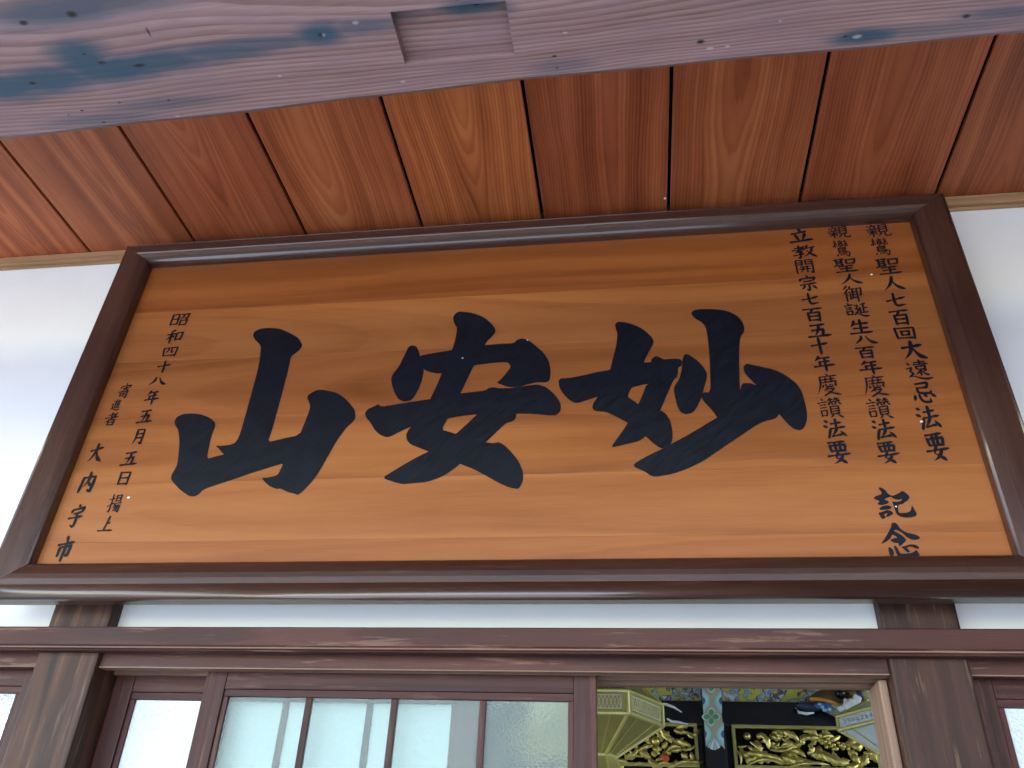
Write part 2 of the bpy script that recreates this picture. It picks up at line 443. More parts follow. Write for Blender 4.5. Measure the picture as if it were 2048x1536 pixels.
link('trim_strip', box(-6, 4, -0.022, 0.0-0.001, 3.328, CZ-0.001, 0.003), M['pale_wood'], t)
link('trim_bead', box(-6, 4, -0.010, -0.001, 3.318, 3.3275, 0.002), M['pale_wood'], t)

# head rail (long board across the posts) and grooved door head
t = empty('head_rail', (0, -0.04, 2.053), 'long reddish brown head rail running across the wall under the signboard', 'rail')
link('rail_board', prism([(-0.0755, 2.064), (-0.0755, 2.103), (-0.0735, 2.1055), (-0.041, 2.1055), (-0.041, 2.053), (-0.064, 2.053), (-0.066, 2.0555), (-0.071, 2.0565), (-0.072, 2.061)], -6, 4), M['lintel'], t)
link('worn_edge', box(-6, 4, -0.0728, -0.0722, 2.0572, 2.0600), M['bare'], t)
link('rail_backing', box(POST_L[1]+0.001, POST_R[0]-0.001, -0.0405, -0.001, 2.056, 2.098), M['lintel'], t)
def door_head(x0, x1, label):
    t = empty('grooved_beam', ((x0+x1)/2, 0.0, 2.024), label, 'beam', 'grooved door heads under the head rail')
    z, zt, g = 2.024, 2.0595, 2.038
    pr = [(-0.020, z+0.004), (-0.020, zt), (0.105, zt), (0.105, z), (0.082, z), (0.082, g), (0.050, g), (0.050, z), (0.040, z), (0.040, g), (0.004, g), (0.004, z), (-0.016, z)]
    link('head_beam', prism(pr, x0, x1), M['bare'] if label.startswith('worn') else M['lintel'], t)
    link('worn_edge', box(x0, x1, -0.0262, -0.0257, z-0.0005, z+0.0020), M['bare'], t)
    link('head_face', box(x0, x1, -0.0255, -0.0203, z-0.001, zt-0.001, 0.001), M['lintel'], t)
door_head(-6, POST_L[0]-0.001, 'dark grooved door head left of the left post')
door_head(POST_L[1]+0.001, POST_R[0]-0.001, 'worn grooved door head over the glazed door and open doorway')
door_head(POST_R[1]+0.001, 4, 'dark grooved door head right of the right post')
# pale strip: light on the right post's doorway side, put into the wood colour
t = empty('lit_post_side', (0.49, 0.05, 0.16), 'pale strip painting in light on the doorway side of the right post', 'jamb')
link('lit_side_strip', box(0.4885, POST_R[0]-0.001, 0.004, 0.100, 0.17, 2.022, 0.004), M['lit_side_v'], t)

# ------------------------------------------------------------------ sliding glazed doors
def door(x0, x1, y, label, munt, pane_mat, stile=0.050, bead=0.012, z0=0.36):
    """frame in the groove at depth y..y+0.028; bars at the given x"""
    t = empty('sliding_door', ((x0+x1)/2, y+0.014, z0), label, 'door', 'glazed sliding doors')
    y1 = y+0.028
    zt, zr, zg = 2.034, 1.988, 1.972
    for a, b in ((x0, x0+stile), (x1-stile, x1)):
        link('stile', box(a, b, y, y1, z0, zt, 0.003), M['door_v'], t)
    link('top_rail', box(x0+stile, x1-stile, y+0.002, y1-0.002, zr, zt-0.001, 0.002), M['door'], t)
    link('middle_rail', box(x0+stile, x1-stile, y+0.002, y1-0.002, 0.92, 0.98, 0.002), M['door'], t)
    link('bottom_rail', box(x0+stile, x1-stile, y+0.002, y1-0.002, z0, z0+0.12, 0.002), M['door'], t)
    link('lower_panel', box(x0+stile, x1-stile, y+0.010, y+0.018, z0+0.12, 0.92), M['door'], t)
    link('glazing_bead', box(x0+stile, x1-stile, y+0.005, y1-0.005, zg, zr-0.0005, 0.0015), M['door'], t)
    for a, b in ((x0+stile, x0+stile+bead), (x1-stile-bead, x1-stile)):
        link('glazing_bead', box(a, b, y+0.005, y1-0.005, 0.98, zg-0.0005, 0.0015), M['door_v'], t)
    edges = [x0+stile+bead]
    for mx in munt:
        link('glazing_bar', box(mx-0.0075, mx+0.0075, y+0.006, y1-0.006, 0.98, zg-0.0005, 0.002), M['door_v'], t)
        edges += [mx-0.0075, mx+0.0075]
    edges.append(x1-stile-bead)
    for i in range(0, len(edges), 2):
        link('pane', box(edges[i]+0.0005, edges[i+1]-0.0005, y+0.012, y+0.016, 0.981, zg-0.001), pane_mat[min(i//2, len(pane_mat)-1)], t)
    return t
door(-1.005, -0.098, 0.008, 'red-brown glazed sliding door with four frosted panes left of the open doorway', (-0.749, -0.549, -0.348), [M['frosted']])
door(-1.2605, -0.365, 0.052, 'glazed sliding door behind, showing one bright patterned pane beside the left post', (-1.0, -0.82, -0.618), [M['figured']])
door(0.6635, 1.55, 0.008, 'glazed sliding door right of the right post with patterned glass', (0.93, 1.2), [M['figured']])
door(-2.35, -1.4195, 0.008, 'glazed sliding door left of the left post at the photo edge', (-2.1, -1.8), [M['frosted']])

# ------------------------------------------------------------------ big beam over the porch
beam = empty('porch_beam', (0, BEAM_Y, BZ), 'massive weathered beam with blue-green stains and a square notch overhead', 'beam')
def yfar(x):
    if x < 0.1: return -0.9835+0.033*min(1.0, max(0.0, (0.1-x)/1.25))**1.3
    return -0.985
bm = bmesh.new()
rows = []
prof = []     # (fraction across, height)
for i in range(25):
    s = i/24
    prof.append(s)
xs = [-6+0.08*i for i in range(126)]
for x in xs:
    ya, yb = yfar(x), -1.46
    r = []
    wob = 0.0022*math.sin(x*7.1)+0.0018*math.sin(x*17.3+1.0)
    for s in prof:
        y = ya+(yb-ya)*s
        e = min(s, 1-s)*abs(yb-ya)
        z = BZ + (0.0 if e > 0.022 else 0.020*(1-math.sqrt(max(0, 1-((0.022-e)/0.022)**2)))) - 0.006*math.sin(math.pi*s) + wob*0.5
        r.append(bm.verts.new((x, y+(wob if s < 0.2 else 0), z)))
    r.append(bm.verts.new((x, yb, BZ+0.28)))
    r.append(bm.verts.new((x, ya, BZ+0.28)))
    rows.append(r)
for i in range(len(rows)-1):
    n = len(rows[i])
    for j in range(n):
        bm.faces.new((rows[i][j], rows[i][(j+1) % n], rows[i+1][(j+1) % n], rows[i+1][j]))
bm.faces.new(rows[0]); bm.faces.new(rows[-1][::-1])
bmesh.ops.recalc_face_normals(bm, faces=bm.faces[:])
timber = link('timber', bm, M['beam'], beam)
n0, n1 = atz(792, 60, BZ), atz(1022, 60, BZ)
ytop, ybot = atz(900, 8, BZ).y, atz(900, 118, BZ).y
cut = link('cut', box(n0.x, n1.x, ytop, ybot, BZ-0.05, BZ+0.018), M['beam'])
md = timber.modifiers.new('notch', 'BOOLEAN'); md.operation = 'DIFFERENCE'; md.object = cut; md.solver = 'EXACT'
bpy.context.view_layer.update()
dg = bpy.context.evaluated_depsgraph_get()
me = bpy.data.meshes.new_from_object(timber.evaluated_get(dg))
timber.modifiers.clear(); timber.data = me
bpy.data.objects.remove(cut)

# ------------------------------------------------------------------ signboard
SB, SZ, TILT = -0.087, 2.16, math.atan(0.035)   # back and foot of the sign; its foot stands out from the wall a little
FX0, FX1, FZ0, FZ1 = -1.550, 0.872, SZ-0.007, SZ+1.138
BY = SB-0.021                                 # board face
def atsign(x, y, dpt):
    """a reading of the photo taken to the sloping sign plane, in the sign's own upright frame"""
    n = Vector((0, -math.cos(TILT), math.sin(TILT)))
    d = fw*FPX + rt*(x-1024) - up*(y-768)
    o = Vector((0, SB, SZ))
    p = CAM + d*(((o+n*dpt-CAM).dot(n))/d.dot(n))
    return Vector((p.x, SB-dpt, SZ+(p-o).dot(Vector((0, math.sin(TILT), math.cos(TILT))))))
sign = empty('signboard', ((FX0+FX1)/2, SB, SZ), 'large framed wooden signboard with three big black brushed characters', 'signboard')
sign.rotation_euler.x = -TILT
seams = [SZ+q for q in (0.03, 0.144, 0.308, 0.505, 0.700, 0.882, 1.115)]
for i in range(6):
    o = link('board', box(FX0+0.05, FX1-0.05, BY, SB-0.002, seams[i]+0.0001, seams[i+1]-0.0001, 0.0003, 1), M['board'], sign, ((FX0+FX1)/2, BY, (seams[i]+seams[i+1])/2))
    o.color = (*((1.0, 0.93, 0.85), (1.08, 1.08, 1.1), (1.06, 1.07, 1.05), (0.96, 0.90, 0.85), (1.08, 1.08, 1.1), (0.90, 0.80, 0.70))[i], 1)
def profile(W, ro, ri, dep=0.056):
    """section of a frame rail: outer edge rounded by ro, inner lip by ri (width, depth)"""
    p = [(0.0, 0.0), (0.0, dep-ro)] + [(ro-ro*math.cos(R(q)), dep-ro+ro*math.sin(R(q))) for q in (15, 30, 45, 60, 75, 90)]
    p += [(W*0.5, dep+0.0004), (W-0.032, dep-0.0005), (W-0.016-ri*0.4, dep-0.0045), (W-ri, dep-0.010)]
    p += [(W-ri+ri*math.sin(R(q)), dep-0.010-ri+ri*math.cos(R(q))) for q in (22, 45, 67, 90)] + [(W, 0.0)]
    return p
WID = {'left': 0.094, 'right': 0.098, 'top': 0.073, 'bottom': 0.089}
def frame_rail(side):
    ro, ri = {'bottom': (0.030, 0.009), 'top': (0.008, 0.013), 'left': (0.012, 0.008), 'right': (0.012, 0.008)}[side]
    pr = profile(WID[side], ro, ri)
    bm = bmesh.new()
    ends = []
    sh = 0.0003
    for e in (0, 1):
        ring = []
        for q, d in pr:
            y = SB-d
            f = q/WID[side]
            if side in ('bottom', 'top'):
                x = (FX0+f*WID['left']+sh) if e == 0 else (FX1-f*WID['right']-sh)
                z = FZ0+q if side == 'bottom' else FZ1-q
            else:
                z = (FZ0+f*WID['bottom']+sh) if e == 0 else (FZ1-f*WID['top']-sh)
                x = FX0+q if side == 'left' else FX1-q
            ring.append(bm.verts.new((x, y, z)))
        ends.append(ring)
    n = len(pr)
    for i in range(n):
        bm.faces.new((ends[0][i], ends[0][(i+1) % n], ends[1][(i+1) % n], ends[1][i]))
    bm.faces.new(ends[0]); bm.faces.new(ends[1][::-1])
    bmesh.ops.recalc_face_normals(bm, faces=bm.faces[:])
    o = link('frame_rail', bm, M['frame'] if side in ('top', 'bottom') else M['frame_v'], sign, smooth=True)
    for p in o.data.polygons: p.use_smooth = p.area < 0.009*max(FX1-FX0 if side in ('top', 'bottom') else FZ1-FZ0, 0.1)
    o.data.polygons[-1].use_smooth = o.data.polygons[-2].use_smooth = False
    return o
for px0, px1 in (POST_L, POST_R):             # blocks that hold the foot of the sign off the posts
    link('support_block', box(px0+0.04, px1-0.04, SB+0.001, -0.0415, SZ+0.02, SZ+0.06, 0.003), M['frame'], sign)
for s in ('top', 'bottom', 'left', 'right'): frame_rail(s)

# ---- lettering: painted flat on the boards
PY = BY-0.0012
def poly_char(polys, ox, oz=None, sc=1.0, name='painted_character'):
    """outlines read on the board; each brush stroke its own face"""
    bm = bmesh.new()
    for j, pts in enumerate(polys):
        vs = []
        P = [atsign(ox[0]+x/sc, ox[1]+y/sc, SB-PY) for x, y in pts]
        # one round of corner cutting softens the traced outline
        Q = []
        n = len(P)
        for i in range(n):
            a, b = P[i], P[(i+1) % n]
            Q += [a.lerp(b, 0.2), a.lerp(b, 0.8)]
        vs = [bm.verts.new((q.x, PY-0.00006*j, q.z)) for q in Q]
        for tri in tessellate_polygon([[Vector((q.x, q.z, 0)) for q in Q]]):
            a, b, c = (vs[i] for i in tri)
            if (b.co-a.co).cross(c.co-a.co).y > 0: b, c = c, b
            bm.faces.new((a, b, c))
    return link(name, bm, M['ink'], sign)
YAMA = [[(695,265),(708,235),(755,213),(825,208),(900,215),(965,243),(1035,282),(1055,315),(1066,338),(1052,368),(1020,395),(978,425),(965,500),(935,620),(905,730),(870,860),(838,975),(806,1066),(900,1042),(1045,1012),(1085,915),(1127,805),(1118,770),(1100,732),(1115,708),(1150,685),(1190,670),(1250,677),(1325,695),(1385,735),(1430,785),(1460,825),(1464,880),(1450,908),(1400,950),(1370,990),(1320,1060),(1270,1150),(1200,1270),(1150,1345),(1040,1463),(1000,1448),(960,1440),(900,1410),(880,1416),(830,1400),(790,1370),(760,1332),(810,1330),(880,1312),(900,1275),(925,1222),(850,1245),(700,1290),(560,1340),(420,1385),(325,1418),(290,1455),(265,1470),(220,1470),(160,1430),(110,1380),(82,1345),(85,1310),(125,1245),(135,1190),(145,1080),(143,1020),(135,970),(112,935),(108,910),(125,875),(180,852),(240,849),(300,855),(360,875),(400,905),(415,930),(410,955),(390,1000),(370,1080),(348,1192),(420,1170),(480,1157),(460,1138),(440,1112),(413,1092),(470,1092),(545,1080),(575,1055),(600,1000),(640,860),(690,680),(730,530),(748,440),(756,345),(735,320),(705,290)]]
AN = [[(695,130),(720,95),(750,85),(850,97),(930,130),(985,175),(1012,215),(1016,240),(985,278),(955,305),(935,338),(900,400),(855,488),(800,600),(752,700),(700,800),(655,888),(612,972),(660,985),(718,1003),(850,1045),(945,1068),(1000,1072),(1040,1064),(1080,1085),(1140,1145),(1190,1210),(1222,1290),(1222,1350),(1200,1400),(1180,1416),(1120,1405),(1050,1375),(950,1320),(850,1265),(750,1228),(680,1190),(600,1160),(515,1135),(450,1110),(380,1082),(350,1050),(345,1010),(360,975),(385,948),(420,920),(480,850),(525,742),(575,640),(612,550),(650,450),(690,375),(715,290),(728,210),(705,175)],
 [(350,378),(365,348),(395,338),(425,350),(440,385),(450,418),(480,520),(465,600),(440,665),(400,735),(375,755),(330,762),(290,745),(260,700),(240,640),(232,590),(245,555),(290,500),(320,440)],
 [(440,418),(560,395),(690,375),(850,345),(935,338),(1050,328),(1150,325),(1175,298),(1215,286),(1260,300),(1320,345),(1380,400),(1415,460),(1428,520),(1425,590),(1400,618),(1330,615),(1265,630),(1175,655),(1095,648),(1065,635),(1022,620),(1060,590),(1100,540),(1132,500),(1108,465),(1000,470),(855,488),(750,520),(612,550),(570,550),(520,538),(485,525),(450,480)],
 [(35,850),(60,815),(110,795),(135,780),(160,800),(250,785),(400,760),(525,742),(640,720),(752,700),(850,688),(940,678),(965,658),(1000,652),(1040,662),(1150,658),(1260,640),(1330,632),(1390,650),(1440,690),(1485,740),(1506,790),(1500,835),(1470,862),(1420,865),(1300,852),(1170,850),(1040,852),(876,856),(760,868),(655,888),(500,920),(385,948),(290,990),(230,1022),(195,1028),(150,1010),(110,975),(80,920),(45,880)],
 [(900,835),(1170,845),(1165,890),(1140,910),(1095,920),(1040,970),(945,1062),(850,1150),(750,1228),(690,1275),(620,1320),(510,1362),(400,1372),(320,1380),(260,1365),(165,1333),(250,1280),(350,1220),(450,1165),(515,1135),(620,1070),(718,1003),(800,930),(876,856)]]
MYO = [[(492,225),(510,203),(560,205),(630,222),(700,255),(760,305),(788,350),(780,380),(755,420),(730,470),(712,512),(690,580),(620,700),(600,735),(588,775),(640,805),(668,828),(735,865),(800,890),(840,875),(880,900),(915,960),(930,1030),(930,1090),(918,1135),(855,1165),(825,1155),(780,1120),(730,1075),(660,1020),(590,970),(500,920),(420,885),(345,882),(320,860),(325,825),(360,775),(420,680),(455,570),(480,470),(505,370),(512,290),(500,260)],
 [(65,650),(80,632),(130,632),(250,610),(350,585),(455,568),(580,540),(712,512),(770,508),(765,488),(800,462),(830,470),(860,490),(930,482),(985,485),(1003,500),(998,540),(970,550),(972,590),(960,630),(900,655),(735,675),(620,700),(500,735),(360,772),(270,800),(200,822),(150,800),(100,750),(70,700)],
 [(735,670),(960,610),(930,660),(890,750),(835,880),(780,990),(725,1072),(690,1100),(650,1115),(605,1125),(540,1140),(460,1160),(500,1100),(545,1040),(590,970),(640,890),(670,828),(705,750)],
 [(1005,480),(1025,445),(1055,455),(1110,490),(1160,540),(1192,595),(1188,640),(1170,700),(1145,790),(1110,860),(1080,895),(1030,905),(990,890),(965,840),(950,780),(937,715),(950,680),(980,640),(1000,560)],
 [(1068,140),(1090,115),(1140,107),(1250,107),(1340,120),(1410,150),(1455,195),(1475,245),(1470,285),(1445,315),(1435,400),(1435,500),(1437,600),(1440,700),(1450,740),(1452,900),(1350,960),(1268,930),(1235,880),(1150,790),(1150,740),(1218,738),(1215,600),(1210,450),(1195,310),(1180,240),(1150,205),(1100,180)],
 [(1465,545),(1490,520),(1560,535),(1700,565),(1790,610),(1870,670),(1910,730),(1930,800),(1950,880),(1950,950),(1930,1005),(1900,1028),(1850,1018),(1800,975),(1740,905),(1690,850),(1600,780),(1570,690),(1510,630),(1475,590)],
 [(1455,670),(1520,668),(1570,688),(1700,750),(1760,830),(1740,905),(1710,938),(1620,960),(1560,990),(1480,1045),(1350,1130),(1250,1200),(1170,1255),(1050,1315),(930,1358),(800,1380),(760,1370),(730,1345),(620,1295),(700,1240),(855,1165),(920,1130),(1050,1060),(1200,970),(1268,930),(1350,860),(1440,745)]]
tag(poly_char(YAMA, (320, 600), sc=3.745), 'leftmost big brushed character, a three-pronged mountain sign')
tag(poly_char(AN, (720, 600), sc=3.745), 'middle big brushed character under a roof-like stroke')
tag(poly_char(MYO, (1100, 590), sc=3.793), 'rightmost big brushed character of two halves')
KI = [[(455,295),(480,278),(530,295),(580,330),(600,370),(640,400),(680,420),(760,390),(850,335),(905,370),(968,430),(940,490),(880,525),(860,548),(800,555),(775,580),(780,640),(790,690),(850,695),(930,688),(985,660),(998,565),(1020,600),(1060,670),(1082,715),(1060,745),(990,765),(900,770),(820,755),(750,715),(725,640),(700,560),(680,508),(720,515),(790,510),(835,495),(840,465),(790,480),(740,475),(690,455),(660,430),(610,445),(550,480),(600,490),(635,520),(600,545),(520,568),(470,565),(440,540),(480,515),(470,500),(420,480),(375,452),(420,420),(500,395),(515,370),(490,330)],
 [(465,630),(520,585),(590,570),(650,580),(678,605),(640,635),(560,645),(500,648)],
 [(455,690),(530,675),(600,645),(660,660),(702,695),(680,725),(600,760),(575,742),(610,715),(590,700),(550,720),(560,745),(590,765),(555,780),(535,795),(505,780),(480,730)]]
NEN = [[(675,855),(720,845),(770,880),(800,935),(860,985),(930,1015),(1000,1030),(1080,1050),(1130,1085),(1125,1115),(1060,1130),(990,1125),(920,1085),(860,1030),(800,985),(740,962),(700,985),(760,1010),(860,1070),(915,1135),(880,1170),(830,1220),(785,1230),(790,1185),(720,1180),(645,1140),(700,1105),(770,1095),(740,1070),(680,1040),(650,1110),(590,1160),(495,1200),(560,1110),(620,1010),(665,920)],
 [(615,1255),(640,1245),(690,1280),(715,1340),(705,1385),(660,1400),(635,1360)],
 [(700,1225),(740,1225),(775,1270),(800,1330),(830,1355),(950,1350),(1030,1330),(1060,1295),(1085,1300),(1135,1385),(1120,1420),(800,1420),(760,1370)],
 [(820,1235),(880,1235),(940,1210),(1010,1200),(1070,1215),(1120,1245),(1115,1275),(1060,1270),(1000,1240),(940,1245),(920,1265),(960,1300),(970,1325),(935,1340),(880,1290)]]
poly_char(KI, (1700, 940), sc=8.085)
poly_char(NEN, (1700, 940), sc=8.085)

# small characters: brush strokes in a 100 x 100 square (y down): h level, v upright, p left sweep, n right sweep, d dot, b bend, k curved hook
GL = {
'人': (12, 'p 48 2 44 30 30 62 4 98;n 46 30 60 62 78 82 98 92'),
'七': (12, 'h 2 54 60 42 98 30;k 42 2 42 50 46 80 60 88 98 80'),
'百': (11, 'h 2 14 50 8 98 4;p 48 10 42 24 30 36;v 22 38 26 98;b 22 40 82 34 80 98;h 30 64 76 60;h 28 92 78 90'),
'回': (11, 'v 4 8 10 96;b 6 10 94 6 90 98;v 32 34 34 70;b 32 36 68 34 66 70;h 34 68 66 66;h 10 92 90 90'),
'大': (13, 'h 4 38 50 30 88 22;p 44 2 42 36 30 66 2 98;n 46 36 60 64 76 84 100 94'),
'遠': (7, 'h 40 12 84 6;v 60 0 60 22;h 34 24 92 18;v 42 32 44 48;b 42 33 80 28 78 46;h 44 47 78 44;p 62 48 50 62 34 74;v 58 56 58 80;p 82 48 76 54 66 60;n 62 56 74 70 90 78;d 6 14 18 24;b 2 44 22 38 14 56 26 70 10 84;n 4 88 24 82 50 94 76 98 100 92'),
'忌': (10, 'b 20 8 74 2 70 26;h 24 28 72 24;k 22 30 24 48 40 54 78 52 84 38;d 8 62 2 88;k 26 62 32 84 46 96 70 94 72 80;d 48 56 58 72;d 78 56 98 74'),
'法': (10, 'd 6 4 22 14;d 0 32 18 42;v 28 56 22 76 16 98;h 36 24 82 16;v 58 0 58 44;h 30 50 98 40;p 60 46 48 68 34 88;h 34 90 80 80;d 74 62 96 90'),
'要': (9, 'h 10 10 80 4;v 14 22 20 48;b 14 24 82 18 78 44;v 38 10 40 46;v 58 8 58 44;h 20 46 78 42;h 2 66 98 56;p 46 48 36 68 30 76;n 32 74 56 84 76 98;p 66 60 50 84 20 100'),
'御': (7.5, 'p 26 0 16 14 4 24;p 28 22 16 38 2 50;v 18 38 18 98;p 44 6 40 14 34 22;h 38 22 66 18;h 32 42 68 36;v 52 20 52 76;v 38 52 40 80;h 52 58 66 54;h 34 82 70 72;b 74 20 98 16 96 62 88 58;v 76 20 76 100'),
'誕': (7, 'd 14 2 24 10;h 2 20 38 14;h 8 34 32 30;h 8 46 32 42;v 8 58 10 84;b 8 60 32 56 30 80;h 10 82 30 80;b 42 20 58 16 48 42 60 46 50 68 40 84;n 44 66 60 82 80 92 100 92;p 90 4 80 10 66 16;v 80 12 78 68;h 80 38 96 34;v 66 34 66 70;h 64 72 98 66'),
'生': (11, 'p 24 6 18 28 4 50;h 18 30 86 22;v 50 0 50 92;h 18 60 82 54;h 2 94 98 86'),
'八': (13, 'p 34 10 28 46 2 94;n 54 4 62 40 78 76 100 90'),
'年': (11, 'p 26 2 20 16 6 32;h 24 16 80 8;h 26 40 76 34;v 28 42 28 64;h 0 70 98 58;v 54 12 56 100'),
'慶': (6, 'd 46 0 56 8;h 18 14 92 8;p 20 14 18 50 2 92;h 28 28 84 22;v 44 18 42 40;v 66 16 66 38;b 28 40 88 34 84 46;d 32 50 26 62;k 42 48 46 58 66 58 70 50;d 56 46 62 52;d 78 46 88 56;p 50 60 40 70 26 80;b 46 70 74 66 60 82 30 100;n 42 76 60 86 98 96'),
'讃': (5.5, 'd 14 2 24 10;h 0 24 40 16;h 8 36 34 32;h 8 50 34 46;v 8 62 10 90;b 8 64 34 60 32 86;h 10 88 32 86;p 52 2 48 10 42 16;h 46 10 66 6;v 56 2 54 22;h 42 24 68 18;p 50 24 46 32 40 38;v 60 22 64 34;p 78 0 74 8 68 14;h 74 8 94 4;v 84 0 84 18;h 70 18 96 14;p 78 18 74 28 68 34;n 86 16 92 26 100 30;v 50 42 50 80;b 50 44 86 38 84 78;h 52 56 84 52;h 52 68 84 64;h 50 80 84 76;p 60 80 54 90 42 98;n 74 80 86 90 100 98'),
'立': (12, 'v 44 2 50 22;h 10 36 76 22;v 26 44 36 80;p 68 38 64 56 54 82;h 0 94 100 80'),
'教': (8.5, 'h 10 22 48 14;v 28 2 28 36;h 0 40 54 28;p 50 8 36 34 4 60;b 18 54 42 48 30 62;k 30 60 32 82 28 98 18 92;h 2 78 48 66;p 66 2 60 22 48 40;h 62 24 96 16;p 86 22 76 58 40 94;n 58 38 74 66 100 94'),
'開': (8, 'v 4 6 6 100;b 6 6 40 4 38 38;h 8 22 38 20;h 8 38 38 36;v 58 4 58 36;b 58 4 96 0 94 98 82 90;h 60 18 92 16;h 60 34 92 32;h 26 54 76 50;h 22 70 80 66;p 42 54 38 76 22 92;v 62 52 62 92'),
'宗': (10, 'd 44 0 52 12;d 10 18 6 36;b 12 22 92 12 80 32;h 28 42 72 36;h 8 62 92 52;k 52 58 54 80 50 98 38 90;p 30 70 22 82 10 92;d 70 68 92 88'),
'五': (12, 'h 14 14 78 6;p 50 12 44 50 30 88;b 18 50 70 42 64 84;h 0 96 100 84'),
'十': (13, 'h 2 48 98 34;v 48 0 52 100'),
'昭': (9, 'v 4 8 2 96;b 6 8 40 4 38 88;h 6 46 38 42;h 4 88 38 84;b 52 10 96 2 88 44 78 38;p 70 8 64 30 48 48;v 56 58 56 98;b 56 60 92 54 88 94;h 58 94 88 92'),
'和': (10, 'p 44 0 32 8 16 14;h 4 34 50 26;v 28 10 28 100;p 28 34 18 56 2 74;d 30 40 46 54;v 60 24 62 80;b 60 26 98 18 92 74;h 62 74 92 70'),
'四': (10, 'v 4 10 12 96;b 6 12 98 4 90 98;p 38 14 36 38 22 62;k 60 12 60 48 66 56 78 52;h 12 92 90 88'),
'月': (12, 'p 24 2 24 60 4 98;b 26 4 88 2 86 96 70 86;h 28 32 84 28;h 28 58 84 54'),
'日': (13, 'v 8 4 10 98;b 10 6 92 2 90 98;h 12 48 88 44;h 12 94 88 90'),
'揚': (7, 'h 4 28 38 20;k 22 0 24 70 20 96 8 86;h 0 66 40 48;v 52 4 52 38;b 52 6 86 2 84 36;h 54 20 84 18;h 54 37 84 34;h 42 52 98 46;p 56 52 50 68 40 78;b 50 64 92 60 88 98 78 90;p 66 64 58 82 44 94;p 80 62 74 82 62 98'),
'土': (10, 'v 54 0 46 50 36 90;h 46 48 70 40;h 0 94 100 92'),
'寄': (7.5, 'd 52 0 58 10;d 18 22 12 36;b 18 22 98 14 88 28;h 32 36 78 30;p 56 24 46 44 26 56;d 60 40 76 50;h 4 62 94 54;v 24 70 26 90;b 24 70 54 68 52 88;h 26 88 52 86;k 76 58 76 84 72 100 60 92'),
'進': (8, 'd 12 10 24 18;b 4 42 24 38 14 60 26 74 8 86;n 2 90 24 84 60 96 100 90;p 48 0 40 16 30 30;v 42 20 42 76;d 66 2 70 14;h 44 22 92 14;h 44 38 86 34;h 44 56 86 50;h 42 76 96 68;v 66 18 66 72'),
'者': (9, 'h 22 18 76 12;v 48 0 48 38;h 4 42 98 32;p 86 6 56 44 2 80;v 34 56 34 98;b 34 58 78 54 76 98;h 36 76 76 74;h 34 96 76 94'),
'内': (13, 'v 12 26 4 98;b 12 28 92 20 86 96 66 86;p 50 0 50 40 24 70;d 54 46 74 66'),
'宇': (12, 'd 50 0 58 12;d 14 22 10 40;b 16 24 96 14 86 34;h 32 42 80 36;h 4 62 96 52;k 56 40 58 80 50 98 28 90'),
'市': (12, 'v 46 0 52 18;h 2 34 98 22;v 18 46 16 82;b 18 46 84 38 78 80 66 76;v 52 24 46 100'),
'聖': (8, 'h 2 8 46 2;v 12 6 12 44;v 36 4 36 52;h 12 20 36 18;h 12 32 36 30;h 0 52 42 40;v 54 8 56 38;b 54 10 96 4 90 34;h 56 36 90 32;h 20 58 84 50;h 24 74 78 68;v 52 56 52 92;h 6 96 100 86'),
'親': (6.5, 'd 20 2 28 10;h 4 18 44 12;d 14 26 18 36;p 36 22 34 30 30 36;h 0 44 48 36;v 24 46 24 98;h 4 60 46 54;p 22 60 14 74 2 84;d 30 64 42 76;v 54 8 54 64;b 54 10 88 4 86 62;h 56 26 86 22;h 56 42 86 38;h 54 62 86 58;p 62 64 56 80 42 96;k 76 62 76 86 84 94 100 90 100 76'),
'鸞': (4.8, 'd 46 0 54 4;h 36 8 66 6;h 40 14 62 12;h 40 19 62 18;v 40 24 40 33;b 40 24 62 23 60 32;h 40 33 60 32;p 20 2 12 12 6 14;p 24 12 14 22 8 26;d 20 20 28 26;v 16 26 16 42;d 8 30 4 38;d 24 30 30 36;p 82 0 74 10 68 12;p 88 10 78 20 70 24;d 84 18 92 24;v 80 24 80 40;d 72 28 68 36;d 88 28 96 36;p 50 36 46 42 40 46;v 32 46 32 74;b 32 48 74 44 72 60;h 34 54 72 52;h 34 62 72 60;h 32 70 84 66;h 32 76 84 72;b 84 72 96 72 88 98 76 92;d 24 82 18 94;d 40 82 44 92;d 54 80 60 90;d 68 78 74 88'),
}
PRO = {'h': [.85, .62, .60, .75, 1.1, .55], 'v': [.9, 1.05, .95, .95, 1.0, .7], 'p': [.8, 1.1, 1.0, .8, .5, .12], 'n': [.3, .55, .8, 1.15, 1.3, .5], 'd': [.3, .85, 1.15, 1.0, .45], 'b': [.7, .75, 1.0, 1.0, .85], 'k': [.8, .95, .95, 1.0, 1.0, .3]}
